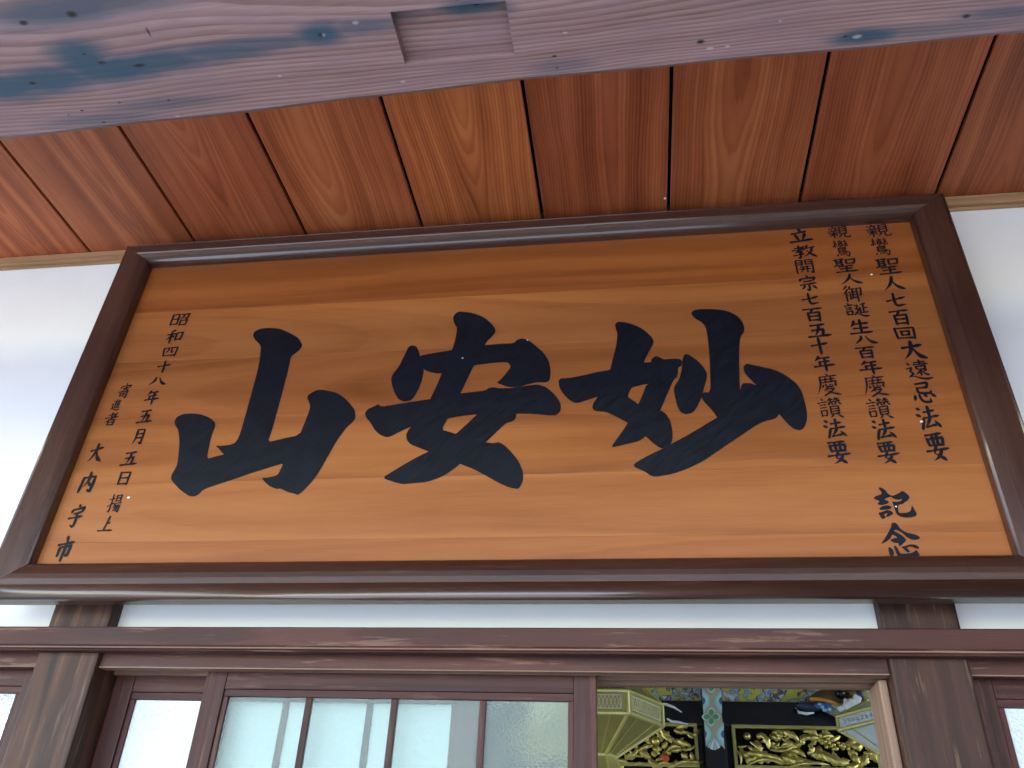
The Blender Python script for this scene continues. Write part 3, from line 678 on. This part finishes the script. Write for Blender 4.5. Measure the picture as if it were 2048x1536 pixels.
TEXT = '親 0.687 1.040 0.059 0.047|鸞 0.681 0.978 0.047 0.064|聖 0.688 0.907 0.058 0.058|人 0.688 0.848 0.053 0.048|七 0.683 0.790 0.046 0.047|百 0.682 0.734 0.047 0.049|回 0.684 0.683 0.050 0.037|大 0.692 0.629 0.053 0.057|遠 0.691 0.569 0.056 0.057|忌 0.689 0.503 0.049 0.059|法 0.683 0.431 0.050 0.062|要 0.685 0.354 0.049 0.075|親 0.584 1.042 0.054 0.045|鸞 0.580 0.980 0.043 0.063|聖 0.581 0.918 0.058 0.050|人 0.586 0.870 0.055 0.036|御 0.581 0.819 0.047 0.055|誕 0.582 0.764 0.058 0.048|生 0.582 0.708 0.054 0.046|八 0.586 0.667 0.055 0.028|百 0.580 0.628 0.045 0.036|年 0.584 0.582 0.051 0.040|慶 0.583 0.527 0.057 0.061|讃 0.580 0.461 0.054 0.057|法 0.579 0.403 0.050 0.054|要 0.577 0.342 0.047 0.058|立 0.482 1.038 0.058 0.053|教 0.483 0.977 0.060 0.047|開 0.476 0.923 0.047 0.049|宗 0.477 0.864 0.047 0.052|七 0.474 0.808 0.041 0.041|百 0.474 0.756 0.047 0.045|五 0.480 0.703 0.054 0.044|十 0.474 0.654 0.039 0.049|年 0.477 0.599 0.049 0.045|慶 0.475 0.535 0.054 0.065|讃 0.470 0.467 0.053 0.057|法 0.471 0.409 0.049 0.051|要 0.470 0.346 0.051 0.062|昭 -1.301 0.849 0.054 0.045|和 -1.300 0.786 0.048 0.047|四 -1.298 0.731 0.044 0.033|十 -1.300 0.678 0.037 0.039|八 -1.303 0.629 0.050 0.029|年 -1.302 0.574 0.040 0.045|五 -1.302 0.512 0.042 0.044|月 -1.302 0.447 0.030 0.049|五 -1.304 0.381 0.043 0.044|日 -1.302 0.322 0.030 0.037|揚 -1.303 0.250 0.036 0.051|土 -1.305 0.193 0.037 0.041|寄 -1.394 0.601 0.034 0.049|進 -1.403 0.553 0.028 0.036|者 -1.402 0.507 0.038 0.041|大 -1.407 0.401 0.037 0.057|内 -1.400 0.312 0.038 0.059|宇 -1.398 0.218 0.036 0.063|市 -1.395 0.128 0.041 0.063'
rg = random.Random(3)
def smooth_line(p, n):
    out = []
    m = len(p)
    for i in range(m-1):
        a, b, c, d = p[max(i-1, 0)], p[i], p[i+1], p[min(i+2, m-1)]
        for j in range(n):
            t = j/n
            out.append(tuple(0.5*(2*b[q]+(c[q]-a[q])*t+(2*a[q]-5*b[q]+4*c[q]-d[q])*t*t+(3*b[q]-a[q]-3*c[q]+d[q])*t**3) for q in (0, 1)))
    return out+[p[-1]]
def glyph(ch, cx, cz, gw, gh):
    wd, spec = GL[ch]
    s = (gw*gh)**0.5/100
    bm = bmesh.new()
    lay = 0
    for st in spec.split(';'):
        f = st.split()
        kind, v = f[0], [float(q)+rg.uniform(-1.2, 1.2) for q in f[1:]]
        pts = [(v[i], v[i+1]) for i in range(0, len(v), 2)]
        if kind in 'pnk' and len(pts) > 2: pts = smooth_line(pts, 5)
        else:
            q = []
            for i in range(len(pts)-1):
                for j in range(6):
                    q.append((pts[i][0]+(pts[i+1][0]-pts[i][0])*j/6, pts[i][1]+(pts[i+1][1]-pts[i][1])*j/6))
            pts = q+[pts[-1]]
        P = [(cx+(x-50)/100*gw, cz-(y-50)/100*gh) for x, y in pts]
        L = [0]
        for i in range(1, len(P)): L.append(L[-1]+math.dist(P[i], P[i-1]))
        pr = PRO[kind]
        def width(i):
            t = L[i]/max(L[-1], 1e-9)*(len(pr)-1)
            j = min(int(t), len(pr)-2)
            return (pr[j]+(pr[j+1]-pr[j])*(t-j))*wd*s*0.69*rg.uniform(0.95, 1.05)
        y = PY-0.00004*lay
        lay += 1
        rows = []
        for i, p in enumerate(P):
            a, b = P[max(i-1, 0)], P[min(i+1, len(P)-1)]
            dx, dz = b[0]-a[0], b[1]-a[1]
            l = math.hypot(dx, dz) or 1
            hw = width(i)
            nx, nz = -dz/l*hw, dx/l*hw
            rows.append((bm.verts.new((p[0]+nx, y, p[1]+nz)), bm.verts.new((p[0]-nx, y, p[1]-nz))))
        for i in range(len(rows)-1):
            bm.faces.new((rows[i][0], rows[i][1], rows[i+1][1], rows[i+1][0]))
        for i in (0, len(P)-1):           # rounded ends
            hw = width(i)*0.98
            bm.faces.new([bm.verts.new((P[i][0]+hw*math.cos(q*math.pi/4), y-0.00002, P[i][1]+hw*math.sin(q*math.pi/4))) for q in range(8)])
    for f in bm.faces:
        f.normal_update()
        if f.normal.y > 0: f.normal_flip()
    return link('painted_character', bm, M['ink'], sign)
for e in TEXT.split('|'):
    c, x, z, gw, gh = e.split()
    glyph(c, float(x), SZ+float(z), float(gw), float(gh))
for (x, y), r in (((925, 716), .0022), ((1055, 680), .002), ((1843, 843), .0032), ((257, 995), .0035), ((1792, 1013), .002), ((1743, 549), .003)):
    q = atsign(x, y, SB-PY+0.0008)
    link('paint_fleck', ellipsoid(q, (r*1.3, 0.0006, r), 1), M['fleck'], sign)

# ------------------------------------------------------------------ inside the hall
YB = 2.5
t = empty('painted_frieze', (0.5, YB, 2.52), 'painted cloud frieze in olive and blue above the black beam inside', 'frieze')
link('frieze_board', box(-2.5, 3.5, YB, YB+0.1, 2.526, 3.09), M['frieze'], t)
link('frieze_edge', box(-2.5, 3.5, YB-0.006, YB-0.0005, 2.522, 2.530), M['tan_paint'], t)
t = empty('lacquer_beam', (0.5, YB, 2.4), 'black lacquered beam inside between the frieze and gilt carvings', 'beam')
link('beam_body', box(-2.5, 3.5, YB-0.02, YB+0.1, 2.416, 2.5255, 0.004), M['lacquer'], t)
link('lower_beam', box(-2.5, 3.5, YB-0.02, YB+0.1, 2.10, 2.222, 0.004), M['lacquer'], t)
link('backing', box(-2.5, 3.5, YB+0.06, YB+0.1, 0.37, 2.41), M['lacquer'], t)
# painted pillar
t = empty('painted_pillar', (0.33, YB-0.06, 0.36), 'black lacquered pillar wrapped in a pale blue flowered pattern', 'pillar')
link('shaft', box(0.282, 0.378, YB-0.10, YB-0.021, 0.36, 3.09, 0.004), M['lacquer'], t)
yp = YB-0.1012
def plate(name, pts, y, mat, parent, th=0.002):
    """flat painted shape, pts in (x, z) world"""
    bm = bmesh.new()
    f = bm.faces.new([bm.verts.new((x, y, z)) for x, z in pts])
    r = bmesh.ops.extrude_face_region(bm, geom=[f])
    for v in r['geom']:
        if isinstance(v, bmesh.types.BMVert): v.co.y -= th
    bmesh.ops.recalc_face_normals(bm, faces=bm.faces[:])
    return link(name, bm, mat, parent)
def mp(l, off, sc, Y=yp):
    return [(q.x, q.z) for q in (at(off[0]+x/sc, off[1]+y/sc, Y) for x, y in l)]
def mz(l): return mp(l, (1190, 1340), 6.606)
wrap = [(1391,250),(1645,250),(1665,500),(1690,750),(1715,1050),(1690,1020),(1650,985),(1640,1030),(1590,1060),(1540,1050),(1495,1010),(1480,985),(1460,1020),(1437,1050),(1415,750),(1400,500)]
pts = mz(wrap)
pts = [(min(max(x, 0.284), 0.3765), z) for x, z in pts]
pts[0] = (0.284, 2.75); pts[1] = (0.3765, 2.75)
plate('painted_wrap', pts, yp, M['tan_paint'], t)
def clampx(l): return [(min(max(x, 0.2845), 0.376), z) for x, z in l]
for side in (0, 1):
    for zc in (410, 850, -30):
        xe = 1400+(zc+30)*0.045 if side == 0 else 1652+(zc+30)*0.055
        sg = 1 if side == 0 else -1
        outer = [(xe, zc-160), (xe+sg*40, zc-110), (xe+sg*85, zc-60), (xe+sg*100, zc), (xe+sg*85, zc+60), (xe+sg*45, zc+110), (xe, zc+165)]
        inner = [(xe, zc-120), (xe+sg*30, zc-90), (xe+sg*62, zc-50), (xe+sg*74, zc), (xe+sg*60, zc+50), (xe+sg*30, zc+85), (xe, zc+120)]
        core = [(xe, zc-55), (xe+sg*28, zc-35), (xe+sg*40, zc), (xe+sg*28, zc+35), (xe, zc+55)]
        plate('cloud_scroll', clampx(mz(outer)), yp-0.0021, M['sky_paint'], t, 0.001)
        plate('cloud_scroll', clampx(mz(inner)), yp-0.0032, M['mint_paint'], t, 0.001)
        plate('cloud_scroll', clampx(mz(core)), yp-0.0043, M['blue_paint'], t, 0.001)
for fc in (620, 180):
    for ang in (0, 90, 180, 270):
        def petal(sc):
            out = []
            for u, v in ((0, 0), (30, 38), (62, 48), (92, 36), (118, 0), (92, -36), (62, -48), (30, -38)):
                u2 = 10+u*sc+(1-sc)*12; v2 = v*sc
                ca, sa = math.cos(R(ang)), math.sin(R(ang))
                out.append((1535+u2*ca-v2*sa, fc+u2*sa+v2*ca))
            return out
        plate('flower_petal', mz(petal(1.0)), yp-0.0022, M['mint_paint'], t, 0.001)
        plate('flower_petal', mz(petal(0.78)), yp-0.0034, M['green_paint'], t, 0.001)
for q in range(5):
    a0 = R(200+q*35); c0 = (1572, 930)
    plate('fan_fold', mz([(1572, 900), (1572+95*math.cos(a0+math.pi/1.0)*-1, 985-70*math.sin(a0)), (1572+95*math.cos(a0+0.45)*1, 985-70*math.sin(a0+0.45))]), yp-0.0022-0.0003*q, M['white_paint'] if q % 2 else M['sky_paint'], t, 0.0002)

# gilt transom carvings
def leaf(p0, p1, wd, y, bend=0.12):
    a, b = Vector(p0), Vector(p1)
    d = b-a
    L = d.length
    n = Vector((-d.y, d.x)).normalized()
    bm = bmesh.new()
    rows = []
    K = 10
    for i in range(K):
        t = i/(K-1)
        c = a+d*t+n*(math.sin(t*math.pi)*L*bend)
        hw = wd*0.5*(math.sin(math.pi*min(1, 0.08+t*0.92))**0.7)*(0.78+0.34*abs(math.sin(3*math.pi*t)))
        if i == K-1: hw = wd*0.02
        yy = y-math.sin(t*math.pi*0.9)*L*0.16
        rows.append([bm.verts.new((c.x+n.x*hw*s, yy+(0.0 if s == 0 else 0.62*hw*abs(s)-0.2*hw), c.y+n.y*hw*s)) for s in (-1, -0.5, 0, 0.5, 1)])
    for i in range(K-1):
        for j in range(4):
            bm.faces.new((rows[i][j], rows[i][j+1], rows[i+1][j+1], rows[i+1][j]))
    r = bmesh.ops.extrude_face_region(bm, geom=bm.faces[:])
    for v in r['geom']:
        if isinstance(v, bmesh.types.BMVert): v.co.y += 0.004
    bmesh.ops.recalc_face_normals(bm, faces=bm.faces[:])
    return bm
def transom(x0, x1, z0, z1, label, off, sc, leaves, berries, fill, seed):
    t = empty('gilt_transom', ((x0+x1)/2, YB-0.02, z0), label, 'carving', 'gilt carved transoms inside')
    ff = 0.016
    for bx in ((x0, x1, z1-ff, z1), (x0, x1, z0, z0+ff)):
        link('frame_bar', box(bx[0], bx[1], YB-0.045, YB-0.0205, bx[2], bx[3], 0.003), M['gold_leaf'], t)
    for xa in (x0, x1-ff):
        link('frame_bar', box(xa, xa+ff, YB-0.044, YB-0.0205, z0+ff+0.0005, z1-ff-0.0005, 0.003), M['gold_leaf'], t)
    link('dark_ground', box(x0+ff, x1-ff, YB-0.019, YB-0.0, z0+ff, z1-ff), M['void'], t)
    rr = random.Random(seed)
    f = lambda x, y: (lambda q: (q.x, q.z))(at(off[0]+x/sc, off[1]+y/sc, YB-0.05))
    g = lambda l: l/sc/FPX*4.35
    for a, b, wd in leaves:
        link('carved_leaf', leaf(f(*a), f(*b), g(wd), YB-0.045-rr.random()*0.02, rr.uniform(-0.15, 0.15)), M['gold'], t)
    for a, b, r in berries:
        q = f(a, b)
        link('carved_berry', ellipsoid((q[0], YB-0.055, q[1]), (g(r), g(r), g(r)), 2), M['gold'], t, smooth=True)
    for i in range(fill):
        xx = rr.uniform(x0+0.03, x1-0.03); zz = rr.uniform(z0+0.02, z1-0.03); an = rr.uniform(0, 6.28); l = rr.uniform(0.045, 0.10)
        link('carved_leaf', leaf((xx, zz), (xx+l*math.cos(an), zz+0.6*l*math.sin(an)), rr.uniform(0.016, 0.042), YB-0.028-rr.random()*0.012, rr.uniform(-0.25, 0.25)), M['gold'], t)
    return t, f, g
tr, f, g = transom(0.413, 1.33, 2.2225, 2.4155, 'gilt carved transom panel of leaves and berries right of the painted pillar', (1460, 1340), 6.0235,
    [((650,740),(830,860),70),((880,740),(1060,800),55),((360,760),(470,960),70),((310,840),(380,980),70),((240,870),(390,1010),34),((480,965),(760,930),30),((560,930),(750,900),22),((200,1000),(520,1060),75),((640,1040),(900,1100),100),
     ((1000,1000),(1160,1090),100),((1110,1010),(1430,1130),105),((1230,985),(1300,1075),45),((1490,1010),(1560,1130),70),((1640,1010),(1590,1150),80),((1350,1060),(1450,1095),30),((950,900),(990,1010),60),((200,1150),(640,1145),40),((700,1170),(1200,1150),40),
     ((80,960),(130,1150),26),((860,850),(960,820),50),((90,930),(200,920),26),((560,760),(640,800),50)],
    [(1080,790,22),(1130,805,20),(1180,830,22),(1100,880,20),(1140,865,22),(1190,880,20),(1250,905,22),(1160,930,20),(1220,920,18),(1280,950,24),(1330,910,22),(1370,925,22),(1300,880,18),(1240,955,18),(1420,950,20),(205,800,40),(345,800,30),(510,890,24)], 80, 5)
tr, f, g = transom(-0.62, 0.253, 2.2225, 2.4185, 'gilt carved transom panel of fruit and leaves left of the painted pillar', (1190, 1340), 6.606,
    [((60,1225),(300,1190),62),((290,1190),(440,1240),50),((1040,790),(1270,840),60),((860,770),(1000,890),60),((880,850),(1020,970),50),((1000,1060),(1170,1040),60),((1100,930),(1280,1020),55),((1160,1060),(1330,1000),40),((700,1195),(800,1235),28),
     ((1040,1265),(1330,1245),40),((830,1250),(980,1235),34),((520,1250),(650,1240),34),((1290,1180),(1270,1080),60),((590,1060),(770,1000),60),((430,1150),(560,1060),50),((1220,830),(1310,900),40)],
    [(680,920,36),(712,962,26),(800,945,56),(962,832,22),(1090,820,26),(1135,832,24),(790,1052,22),(860,1050,22),(840,1100,20),(760,860,20),(540,1020,26),(460,1120,20),(530,1112,20),(620,1140,16),(722,1150,16),(980,1100,28),(820,1190,16),(940,1215,18)], 75, 9)
q = f(930, 1172)
link('red_bud', ellipsoid((q[0], YB-0.062, q[1]), (g(48), g(30), g(46)), 2), M['red_paint'], tr, smooth=True)

# hexagonal hanging lanterns
def hexring(cx, cy, r, z, rot=0.0):
    return [Vector((cx+r*math.cos(R(60*i)+rot), cy+r*math.sin(R(60*i)+rot), z)) for i in range(6)]
def lantern(cx, cy, secs, label, pane, lattice):
    """secs: (z0, r0, z1, r1) bands from bottom to top; framed panels between the corners"""
    t = empty('hanging_lantern', (cx, cy, secs[0][0]), label, 'lantern', 'hexagonal hanging lanterns inside')
    for si, (z0, r0, z1, r1, kind) in enumerate(secs):
        A, B = hexring(cx, cy, r0, z0), hexring(cx, cy, r1, z1)
        bar = bmesh.new()
        wdt = 0.007 if kind != 'neck' else 0.005
        for i in range(6):
            j = (i+1) % 6
            tube([A[i], A[j]], wdt, 6, bar); tube([A[i], B[i]], wdt*0.9, 6, bar)
            if si == len(secs)-1 or abs(secs[si+1][1]-r1) > 0.002: tube([B[i], B[j]], wdt*0.95, 6, bar)
        link('lantern_frame', bar, M['gold_frame'], t)
        for i in range(6):
            j = (i+1) % 6
            bm = bmesh.new()
            cen = Vector((cx, cy, (z0+z1)/2))
            vs = [bm.verts.new(p.lerp(Vector((cx, cy, p.z)), 0.015)) for p in (A[i], A[j], B[j], B[i])]
            fc = bm.faces.new(vs)
            ex = bmesh.ops.extrude_face_region(bm, geom=[fc])
            for v in ex['geom']:
                if isinstance(v, bmesh.types.BMVert): v.co = v.co.lerp(Vector((cx, cy, v.co.z)), 0.03)
            bmesh.ops.recalc_face_normals(bm, faces=bm.faces[:])
            pn = link('lantern_panel', bm, pane if kind != 'neck' else M['gold_leaf'], t)
            if kind == 'band':
                ins = bmesh.new()
                o0, o1 = A[i].lerp(A[j], 0.1), A[i].lerp(A[j], 0.9)
                u0, u1 = B[i].lerp(B[j], 0.1), B[i].lerp(B[j], 0.9)
                dz = (z1-z0)*0.2
                quad = [o0+Vector((0, 0, dz)), o1+Vector((0, 0, dz)), u1-Vector((0, 0, dz)), u0-Vector((0, 0, dz))]
                outw = ((A[i]+A[j])/2-Vector((cx, cy, z0))).normalized()
                for s in range(4):
                    tube([quad[s]+outw*0.004, quad[(s+1) % 4]+outw*0.004], 0.0022, 4, ins)
                if lattice:
                    nn = 14
                    for s in range(nn):
                        e0 = quad[0].lerp(quad[1], s/nn); e1 = quad[3].lerp(quad[2], (s+1)/nn)
                        tube([e0+outw*0.003, e1+outw*0.003], 0.0012, 3, ins)
                        e0 = quad[0].lerp(quad[1], (s+1)/nn); e1 = quad[3].lerp(quad[2], s/nn)
                        tube([e0+outw*0.0035, e1+outw*0.0035], 0.0012, 3, ins)
                else:
                    for s in range(9):
                        c0 = quad[0].lerp(quad[1], (s+0.5)/9).lerp(quad[3].lerp(quad[2], (s+0.5)/9), 0.5)+outw*0.004
                        bb = ellipsoid(c0, (0.008, 0.008, 0.008), 1)
                        me_ = bpy.data.meshes.new('tmp'); bb.to_mesh(me_); bb.free(); ins.from_mesh(me_); bpy.data.meshes.remove(me_)
                link('panel_tracery', ins, M['pale_gilt'] if lattice else M['white_paint'], pn)
            elif kind == 'slope':
                ins = bmesh.new()
                m0, m1 = A[i].lerp(A[j], 0.5), B[i].lerp(B[j], 0.5)
                cb = (A[i]+A[j]+B[i]+B[j])/4
                outw = (cb-Vector((cx, cy, cb.z))).normalized()
                for fr in (0.25, 0.75):
                    tube([A[i].lerp(A[j], fr)+outw*0.003, B[i].lerp(B[j], fr)+outw*0.003], 0.002, 4, ins)
                link('panel_rib', ins, M['gold_frame'], pn)
    zt = secs[-1][2]
    link('hanging_rod', tube([(cx, cy, zt), (cx, cy, 3.10)], 0.006, 8), M['gold_leaf'], t)
    return t
lantern(-0.173, 1.43, [(2.02, 0.10, 2.09, 0.07, 'neck'), (2.09, 0.07, 2.2, 0.245, 'slope'), (2.2, 0.245, 2.275, 0.245, 'band'), (2.275, 0.245, 2.42, 0.10, 'slope'), (2.42, 0.10, 2.47, 0.10, 'neck')],
        'gilt hexagonal lantern with lattice band at the left of the open doorway', M['gold_leaf'], True)
lantern(0.935, 1.43, [(1.98, 0.20, 2.07, 0.14, 'neck'), (2.07, 0.125, 2.125, 0.125, 'band'), (2.125, 0.125, 2.198, 0.245, 'slope'), (2.198, 0.245, 2.243, 0.245, 'band'), (2.243, 0.245, 2.30, 0.13, 'slope'), (2.30, 0.13, 2.36, 0.13, 'band'), (2.36, 0.13, 2.42, 0.18, 'neck')],
        'gold framed hexagonal lantern with pale blue panels at the right of the open doorway', M['silk'], False)

# painted carved beam end above the right transom
t = empty('carved_beam_end', (0.93, YB-0.03, 2.52), 'painted carved beast beam end in white, blue and brown above right transom', 'carving')
def bp(x, y, Y=YB-0.1):
    return at(1460+x/6.0235, 1340+y/6.0235, Y)
gz = lambda l: l/6.0235/FPX*4.3
link('body', ellipsoid(bp(1300, 330, YB-0.06), (gz(330), 0.05, gz(120)), 3, R(-8)), M['brown_paint'], t, smooth=True)
link('jaw', ellipsoid(bp(1260, 500, YB-0.09), (gz(190), 0.04, gz(50)), 3, R(25)), M['grey_paint'], t, smooth=True)
link('jaw_lobe', ellipsoid(bp(1330, 470, YB-0.10), (gz(170), 0.04, gz(60)), 3, R(20)), M['tan_paint'], t, smooth=True)  # tan-painted lobe of the jaw
def rounded(c, rx, ry, rz, rot):
    bm = box(-rx, rx, -ry, ry, -rz, rz, min(rx, rz)*0.55, 4)
    for v in bm.verts: v.co = Matrix.Rotation(rot, 3, 'Y') @ v.co + c
    return bm
for (x, y), rx, rz, an in (((1470, 450), 84, 66, 50), ((1526, 352), 44, 42, 25), ((1397, 392), 26, 40, 15), ((1348, 458), 44, 27, -25), ((1600, 478), 34, 20, -10)):
    link('white_paw', rounded(bp(x, y, YB-0.15), gz(rx), gz(min(rx, rz))*0.6, gz(rz), R(an)), M['white_paint'], t, smooth=True)
for x, y, r in ((1560, 300, 60), (1600, 380, 55), (1480, 290, 70), (1630, 440, 40)):
    link('body_fold', ellipsoid(bp(x, y, YB-0.12), (gz(r), 0.025, gz(r*0.6)), 2, R(40)), M['navy_paint'] if x == 1560 else M['brown_paint'], t, smooth=True)
for x, y in ((1040, 430), (1080, 415), (1120, 420), (1160, 410), (1190, 420), (1110, 445), (1150, 450), (1180, 440), (1070, 445), (1140, 480), (1200, 470)):
    link('blue_curl', ellipsoid(bp(x, y, YB-0.13), (gz(26), gz(20), gz(20)), 2), M['blue_paint'] if (x//10) % 3 else M['sky_paint'], t, smooth=True)
link('horn', tube([bp(960, 345, YB-0.12), bp(1080, 350, YB-0.13), bp(1220, 385, YB-0.14), bp(1330, 420, YB-0.13)], [gz(16), gz(22), gz(20), gz(8)], 8), M['orange_paint'], t, smooth=True)
link('snout', ellipsoid(bp(960, 440, YB-0.08), (gz(140), 0.03, gz(48)), 3, R(4)), M['navy_paint'], t, smooth=True)
link('white_tusk', tube([bp(790, 455, YB-0.11), bp(830, 510, YB-0.12), bp(920, 525, YB-0.12), bp(1010, 515, YB-0.11)], [gz(6), gz(16), gz(18), gz(8)], 8), M['white_paint'], t, smooth=True)
link('brow', ellipsoid(bp(1330, 290, YB-0.12), (gz(60), 0.03, gz(50)), 3), M['lacquer'], t, smooth=True)

# thin hanging strips by the left lantern
t = empty('paper_streamer', at(1330, 1440, 2.2), 'thin pale streamers hanging beside the gilt lattice lantern', 'streamer')
for pts in (((840, 440), (940, 455), (1040, 490), (1150, 560)), ((950, 640), (1010, 680), (1110, 690), (1230, 715))):
    link('strip', tube([at(1190+x/6.606, 1340+y/6.606, 2.1) for x, y in pts], [0.003, 0.006, 0.005, 0.002], 6), M['white_paint'], t)
